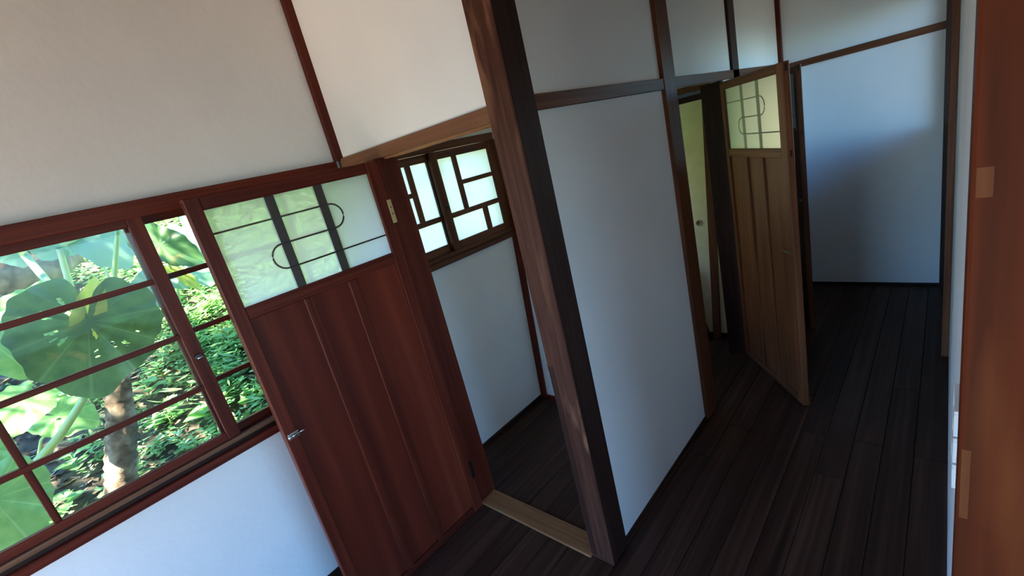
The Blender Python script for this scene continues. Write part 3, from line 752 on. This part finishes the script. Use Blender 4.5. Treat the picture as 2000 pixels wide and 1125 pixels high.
# one heart-shaped elephant ear leaf, stalk at the origin, tip along +x, normal +z
PROF = [(0, 1.0), (12, 0.93), (30, 0.80), (55, 0.70), (80, 0.66), (105, 0.66), (130, 0.68), (150, 0.68), (163, 0.60), (172, 0.40), (178, 0.12), (180, 0.08)]
def prof(deg):
    for (a, ra), (b, rb) in zip(PROF, PROF[1:]):
        if a <= deg <= b:
            k = (deg - a) / (b - a); return ra + (rb - ra) * k
    return 0.08
def leaf_mesh(name, wide=1.0, fold=0.22, droop=0.25, wave=0.05, seed=0, holes=0):
    rr_ = random.Random(seed); bm = bmesh.new(); uv = bm.loops.layers.uv.new('UVMap')
    NA, NRg = (132, 18) if holes else (56, 7)
    ph = [rr_.uniform(0, 6.28) for _ in range(4)]
    c = bm.verts.new((0, 0, 0)); rings = []
    for j in range(1, NRg + 1):
        t = j / NRg; ring = []
        for k in range(NA):
            th = -math.pi + 2 * math.pi * k / NA
            r = prof(abs(math.degrees(th))) * t
            r *= 1 + 0.025 * t * math.sin(9 * th + ph[0]) + 0.02 * t * math.sin(17 * th + ph[1])
            X, Y = r * math.cos(th), r * math.sin(th) * wide
            Z = fold * abs(Y) - droop * r * r + wave * t * t * (math.sin(5 * th + ph[2]) + 0.6 * math.sin(11 * th + ph[3]))
            Z += 0.012 * t * math.cos(11 * th)
            ring.append(bm.verts.new((X, Y, Z)))
        rings.append(ring)
    for k in range(NA):
        f = bm.faces.new((c, rings[0][k], rings[0][(k + 1) % NA])); f.smooth = True
        for j in range(NRg - 1):
            f = bm.faces.new((rings[j][k], rings[j + 1][k], rings[j + 1][(k + 1) % NA], rings[j][(k + 1) % NA])); f.smooth = True
    if holes:
        gone = set()
        for _ in range(holes):
            th = rr_.uniform(-2.6, 1.2); rad = rr_.uniform(0.25, 0.75); q = Vector((rad * math.cos(th) * 0.7, rad * math.sin(th) * 0.7 * wide))
            hw = rr_.uniform(0.012, 0.03); hl = hw * rr_.uniform(1.2, 3.5); ca, sa = math.cos(th), math.sin(th)
            for f in bm.faces:
                m = f.calc_center_median(); dx, dy = m.x - q.x, m.y - q.y
                if ((dx * ca + dy * sa) / hl) ** 2 + ((-dx * sa + dy * ca) / hw) ** 2 < 1: gone.add(f)
        bmesh.ops.delete(bm, geom=list(gone), context='FACES')
    for f in bm.faces:
        for l in f.loops: l[uv].uv = (0.5 + 0.4 * l.vert.co.x, 0.5 + 0.4 * l.vert.co.y)
    return mesh_from(bm, name)
LM = {
    'green': leaf_mat('elephant_ear_green', (0.030, 0.095, 0.030), (0.070, 0.160, 0.045), (0.12, 0.22, 0.09), 0.5, 0.30, (0.16, 0.17, 0.05)),
    'bright': leaf_mat('elephant_ear_bright', (0.12, 0.30, 0.09), (0.20, 0.40, 0.13), (0.32, 0.50, 0.22), 0.40, 0.40),
    'teal': leaf_mat('elephant_ear_underside', (0.16, 0.30, 0.19), (0.22, 0.36, 0.24), (0.28, 0.42, 0.30), 0.55, 0.30),
    'yellow': leaf_mat('elephant_ear_yellowing', (0.26, 0.36, 0.05), (0.48, 0.46, 0.08), (0.55, 0.5, 0.2), 0.45, 0.45),
}
ST = simple('petiole_green', (0.26, 0.40, 0.13), 0.4, 0, 0.5, 0.15)
ST2 = simple('petiole_pale', (0.34, 0.50, 0.30), 0.45, 0, 0.5, 0.1)
def trunk_mat():
    m, nt, out = newmat('scarred_stem'); L = nt.links
    tc = N(nt, 'ShaderNodeTexCoord'); uvw = N(nt, 'ShaderNodeMapping'); uvw.inputs['Scale'].default_value = (3, 3, 22)
    L.new(tc.outputs['UV'], uvw.inputs[0])
    nz = N(nt, 'ShaderNodeTexNoise'); nz.inputs['Scale'].default_value = 14; nz.inputs['Detail'].default_value = 6; L.new(tc.outputs['Object'], nz.inputs['Vector'])
    wv = N(nt, 'ShaderNodeTexNoise'); wv.inputs['Scale'].default_value = 1; wv.inputs['Detail'].default_value = 3; L.new(uvw.outputs[0], wv.inputs['Vector'])
    mx = N(nt, 'ShaderNodeMath', operation='MULTIPLY_ADD'); mx.inputs[1].default_value = 0.5; hv = N(nt, 'ShaderNodeMath', operation='MULTIPLY'); hv.inputs[1].default_value = 0.5
    L.new(nz.outputs[0], hv.inputs[0]); L.new(wv.outputs[0], mx.inputs[0]); L.new(hv.outputs[0], mx.inputs[2])
    r = ramp(nt, [(0.40, (0.05, 0.034, 0.02)), (0.5, (0.15, 0.11, 0.07)), (0.60, (0.28, 0.23, 0.16))]); L.new(mx.outputs[0], r.inputs[0])
    b = bsdf(nt, out, 0.85, 0.2); L.new(r.outputs[0], b.inputs['Base Color'])
    bp = N(nt, 'ShaderNodeBump'); bp.inputs['Strength'].default_value = 0.7; bp.inputs['Distance'].default_value = 0.02; L.new(mx.outputs[0], bp.inputs['Height']); L.new(bp.outputs[0], b.inputs['Normal'])
    return m
TM = trunk_mat()
def stem(name, pts, rads, parent, sides=18, sub=8):
    """thick scarred stem with ring ridges"""
    P, Rr = [], []
    for i in range(len(pts) - 1):
        for k in range(sub):
            t = k / sub; P.append(Vector(pts[i]).lerp(Vector(pts[i + 1]), t))
            q = rads[i] + (rads[i + 1] - rads[i]) * t
            Rr.append(q * (1 + (0.07 if (k % 2) else -0.03) + R.uniform(-0.03, 0.03)))
    P.append(Vector(pts[-1])); Rr.append(rads[-1])
    bm = bmesh.new(); tube_mesh(bm, P, Rr, sides)
    uv = bm.loops.layers.uv.new('UVMap')
    for f in bm.faces:
        for l in f.loops: l[uv].uv = (l.vert.co.x + l.vert.co.y, l.vert.co.z)
    return link(name, mesh_from(bm, name), TM, parent)
seed = [0]
def leaf(parent, a, t, xa, xt, wpx, mat, face=(1.0, 0, 0.35), fold=0.22, droop=0.2, wave=0.05, holes=0):
    """leaf from stalk pixel a (at depth xa) to tip pixel t (at depth xt), wpx = width / length ratio"""
    seed[0] += 1
    p0, p1 = on_x(*a, xa), on_x(*t, xt)
    ax = p1 - p0; ln = ax.length; ax.normalize()
    up = Vector(face); up = (up - ax * up.dot(ax)).normalized(); sd = up.cross(ax)
    o = link('leaf', leaf_mesh('leaf', wpx / 1.33, fold, droop, wave, seed[0], holes), LM[mat])
    q = p0 - Vector(parent.location); o.parent = parent
    o.matrix_basis = Matrix(((ax.x * ln, sd.x * ln, up.x * ln, q.x), (ax.y * ln, sd.y * ln, up.y * ln, q.y), (ax.z * ln, sd.z * ln, up.z * ln, q.z), (0, 0, 0, 1)))
    return o
def petiole(parent, pix, r0, r1, mat):
    pts = [on_x(*p[:2], p[2]) for p in pix]
    P = []
    for i in range(len(pts) - 1):
        for k in range(4): P.append(pts[i].lerp(pts[i + 1], k / 4))
    P.append(pts[-1]); n_ = len(P)
    rad = [r0 + (r1 - r0) * i / (n_ - 1) for i in range(n_)]
    off = Vector(parent.location)
    return tube('leaf_stalk', [p - off for p in P], rad, mat, parent, 8)
def plant(label, px_, py_, x):
    p = on_x(px_, py_, x); p.z = hz(p.x, p.y)
    e = empty('elephant_ear_plant', p); tag(e, label, 'plant', 'elephant ear plants on the slope'); return e

# A: the plant with the upright scarred stem, its big damaged leaf in front
pa = plant('elephant ear plant with upright brown scarred stem and one huge damaged leaf', 235, 930, -3.5)
off = Vector(pa.location)
tp = [on_x(238, 960, -3.52) , on_x(236, 900, -3.5), on_x(238, 830, -3.5), on_x(232, 780, -3.5), on_x(229, 738, -3.48)]
tp.insert(0, Vector((tp[0].x, tp[0].y - 0.06, hz(tp[0].x, tp[0].y) - 0.05)))
o = stem('stem', [p - off for p in tp], [0.085, 0.078, 0.075, 0.072, 0.066, 0.055], pa); o['label'] = 'thick brown ringed stem'
leaf(pa, (172, 628), (178, 778), -3.02, -2.92, 1.55, 'green', (1, 0.1, 0.75), 0.10, 0.12, 0.045, 16)
leaf(pa, (172, 622), (190, 540), -3.03, -3.06, 0.62, 'yellow', (1, 0.2, 0.5), 0.4, 0.1, 0.03)
petiole(pa, [(172, 628, -3.04), (163, 780, -3.12), (118, 850, -3.2), (40, 940, -3.3), (-25, 990, -3.35)], 0.014, 0.026, ST)
# B: the plant at the left with the lying trunk
pb = plant('elephant ear plant with thick stem lying along the ground at the left edge', -30, 700, -5.2)
off = Vector(pb.location)
tp = [on_x(-70, 545, -5.0), on_x(-10, 530, -5.0), on_x(45, 525, -5.05), on_x(90, 515, -5.15), on_x(125, 490, -5.4)]
o = stem('stem', [p - off for p in tp], [0.17, 0.165, 0.16, 0.15, 0.13], pb); o['label'] = 'thick tan stem with leaf scars'
petiole(pb, [(40, 488, -3.75), (80, 535, -3.6), (126, 588, -3.4)], 0.020, 0.017, ST)
leaf(pb, (126, 588), (70, 665), -3.4, -3.12, 1.3, 'bright', (1, 0.1, 0.9), 0.15, 0.2, 0.05)
leaf(pb, (38, 486), (-40, 455), -3.8, -3.7, 1.2, 'teal', (1, 0, -0.6), 0.1, 0.1)
leaf(pb, (-30, 660), (58, 722), -3.15, -2.95, 1.05, 'bright', (1, 0, 0.7), 0.15, 0.15)
leaf(pb, (-18, 620), (28, 660), -3.6, -3.5, 1.2, 'bright', (1, 0, 0.7), 0.15, 0.15)
leaf(pb, (52, 782), (8, 852), -3.4, -3.25, 1.1, 'bright', (1, 0, 0.6), 0.12, 0.15)
petiole(pb, [(-30, 812, -3.5), (60, 790, -3.5), (130, 770, -3.5)], 0.008, 0.006, ST)
# C: pale plant behind, its undersides lit through
pc = plant('elephant ear plant with pale blue green leaf undersides behind the first two', 222, 640, -4.3)
petiole(pc, [(222, 640, -4.3), (222, 562, -4.1), (226, 500, -4.0), (230, 448, -3.95)], 0.018, 0.014, ST)
petiole(pc, [(222, 640, -4.3), (217, 550, -4.25), (197, 512, -4.2)], 0.010, 0.008, ST2)
petiole(pc, [(170, 640, -4.5), (139, 565, -4.4), (115, 484, -4.2)], 0.022, 0.018, ST2)
leaf(pc, (192, 462), (252, 522), -4.2, -4.1, 1.25, 'teal', (1, 0.2, -0.2), 0.08, 0.12)
leaf(pc, (115, 482), (60, 470), -4.2, -4.1, 1.5, 'teal', (0.8, 0, -0.7), 0.08, 0.12)
leaf(pc, (130, 480), (180, 462), -4.25, -4.2, 1.1, 'teal', (0.8, 0, -0.5), 0.1, 0.12)
leaf(pc, (245, 480), (262, 455), -4.4, -4.4, 0.7, 'yellow', (1, 0, 0.3))
# D: low plant in the middle left
pd = plant('low elephant ear plant with one broad leaf in front of the leaf litter', 90, 880, -3.7)
petiole(pd, [(75, 890, -3.7), (80, 860, -3.68), (112, 815, -3.6)], 0.008, 0.007, ST)
leaf(pd, (112, 812), (196, 820), -3.62, -3.55, 1.3, 'bright', (1, 0, 0.9), 0.12, 0.12)
leaf(pd, (98, 775), (130, 782), -3.8, -3.7, 1.3, 'teal', (1, 0, 0.6))
# E: bottom left
pe = plant('elephant ear leaf clump at the lower left corner of the window', 10, 1080, -3.0)
leaf(pe, (-15, 975), (62, 1062), -2.9, -2.72, 1.35, 'bright', (1, 0, 0.8), 0.1, 0.12)
leaf(pe, (-30, 880), (20, 920), -3.2, -3.1, 1.2, 'bright', (1, 0, 0.6))
petiole(pe, [(8, 1100, -2.95), (-5, 1040, -2.92), (-15, 975, -2.9)], 0.010, 0.008, ST)
# F: to the right, behind the second sash
pf = plant('elephant ear plant with folded dark leaf behind the narrow right sash', 350, 560, -4.3)
leaf(pf, (312, 478), (402, 516), -3.9, -3.8, 0.85, 'green', (1, -0.2, 0.6), 0.45, 0.10)
leaf(pf, (370, 455), (420, 500), -4.2, -4.1, 1.0, 'teal', (1, 0, 0.2))
leaf(pf, (342, 545), (384, 552), -4.2, -4.1, 1.1, 'teal', (1, 0, 0.4))
leaf(pf, (352, 535), (398, 566), -4.1, -4.05, 0.5, 'yellow', (1, 0, 0.5))
leaf(pf, (392, 530), (412, 556), -4.4, -4.3, 1.3, 'teal', (1, 0, 0.4))
petiole(pf, [(352, 600, -4.3), (345, 550, -4.25), (315, 480, -3.92)], 0.010, 0.008, ST)
leaf(pf, (300, 560), (255, 620), -3.8, -3.7, 0.9, 'teal', (1, 0, 0.4), 0.2, 0.1)
petiole(pf, [(245, 642, -3.6), (275, 605, -3.65), (305, 566, -3.75)], 0.018, 0.012, ST2)
# medium herbs: one mesh each kind, copied as individuals
def herb_mesh(name, n_leaf, h, ll, lw, seed_):
    rr_ = random.Random(seed_); bm = bmesh.new()
    tube_mesh(bm, [(0, 0, 0), (0.01, 0, h * 0.5), (0.0, 0.01, h)], [0.004, 0.003, 0.002], 5)
    for i in range(n_leaf):
        z = h * (0.35 + 0.65 * i / n_leaf); a = i * 2.4 + rr_.uniform(-0.3, 0.3); l = ll * rr_.uniform(0.7, 1.15)
        d = Vector((math.cos(a), math.sin(a), rr_.uniform(0.0, 0.5))).normalized(); s = Vector((-math.sin(a), math.cos(a), 0)) * lw * l
        p = Vector((0, 0, z)); dn = Vector((0, 0, -0.12 * l))
        v = [bm.verts.new(q) for q in (p + d * 0.1 * l, p + d * 0.45 * l + s + dn * -0.6, p + d * 0.75 * l + s * 0.75, p + d * l + dn, p + d * 0.75 * l - s * 0.75, p + d * 0.45 * l - s + dn * -0.6, p + d * 0.5 * l)]
        for t in ((0, 1, 6), (1, 2, 6), (2, 3, 6), (3, 4, 6), (4, 5, 6), (5, 0, 6)): bm.faces.new([v[k] for k in t])
    return mesh_from(bm, name)
HM = [herb_mesh('broad_herb', 9, 0.20, 0.13, 0.38, 1), herb_mesh('broad_herb', 7, 0.14, 0.16, 0.42, 2), herb_mesh('broad_herb', 12, 0.26, 0.10, 0.34, 3)]
HMAT = [leaf_mat('herb_leaf', (0.12, 0.30, 0.09), (0.20, 0.42, 0.14), None, 0.4, 0.4)]
for me in HM: me.materials.append(HMAT[0])
k = 0; taken = []
def free(p, r):
    if any((p.x - a) ** 2 + (p.y - b) ** 2 < r * r for a, b in taken): return False
    taken.append((p.x, p.y)); return True
spots = [(150, 905), (165, 930), (120, 925), (135, 960), (185, 925), (205, 905), (110, 985), (160, 960), (95, 880), (145, 880)]
for (hx, hy) in spots:
    xx = R.uniform(-3.5, -3.3); p = on_x(hx, hy, xx)
    while p.z - 0.1 > hz(p.x, p.y) and xx > -5: xx -= 0.03; p = on_x(hx, hy, xx)
    if not free(p, 0.22): continue
    o = link('broad_herb', HM[k % 3]); o.location = (p.x, p.y, hz(p.x, p.y) - 0.005); o.rotation_euler = (0, 0, R.uniform(0, 6)); o.scale = (R.uniform(0.7, 1.1),) * 3
    tag(o, 'bright green broad leaved herb sprouting below the upright scarred stem', 'herb', 'herbs below the upright stem'); k += 1
for i in range(120):
    hx = R.uniform(270, 520); lo = 430 if hx < 400 else 520 + (hx - 400) * 2.2
    hy = R.uniform(lo, 830); xx = -2.9; p = on_x(hx, hy, xx)
    while p.z - 0.1 > hz(p.x, p.y) and xx > -7: xx -= 0.03; p = on_x(hx, hy, xx)
    if not free(p, 0.22): continue
    o = link('broad_herb', HM[k % 3]); o.location = (p.x, p.y, hz(p.x, p.y) - 0.005); o.rotation_euler = (0, 0, R.uniform(0, 6)); o.scale = (R.uniform(0.6, 1.2),) * 3
    tag(o, 'leafy green herb in the weedy slope seen through the right part of the window', 'herb', 'herbs on the weedy slope'); k += 1

# unseen trees overhead, added so their crowns break the sun into spots
CM = var_leaf('crown_leaf', [(0.05, 0.12, 0.03), (0.09, 0.20, 0.05), (0.07, 0.16, 0.05)], 0.35)
def tree(x, y, top, rad, nl, label):
    e = empty('tree', (x, y, hz(x, y))); tag(e, label, 'tree', 'unseen trees added over the garden')
    zb = top - hz(x, y)
    tube('trunk', [(0, 0, -0.1), (0.1, 0.05, zb * 0.5), (0.0, 0.1, zb)], [0.16, 0.13, 0.07], TM, e, 12)
    ctr = rnd_dirs(34) * (rad * NR.random(34) ** 0.4)[:, None] * np.array([1, 1, 0.42]) + np.array([0, 0, zb])
    ci = NR.integers(0, 34, nl)
    P = ctr[ci] + NR.normal(0, 0.30, (nl, 3)) * np.array([1, 1, 0.7])
    A = rnd_dirs(nl, -0.5, 0.3) * NR.uniform(0.05, 0.11, nl)[:, None]; B = perp(A) * NR.uniform(0.025, 0.045, nl)[:, None]
    o = quads_object('crown', P, A, B, CM, 0.2); o.parent = e
    return e
tree(-4.2, -3.4, 5.2, 1.9, 7000, 'unseen leafy tree added to shade the slope, left of the window view')
tree(-8.2, 1.6, 7.6, 2.4, 4500, 'unseen leafy tree added to break the sun, up the slope straight outside')
tree(-6.0, 4.4, 6.2, 2.0, 3500, 'unseen leafy tree added to break the sun, right of the window view')
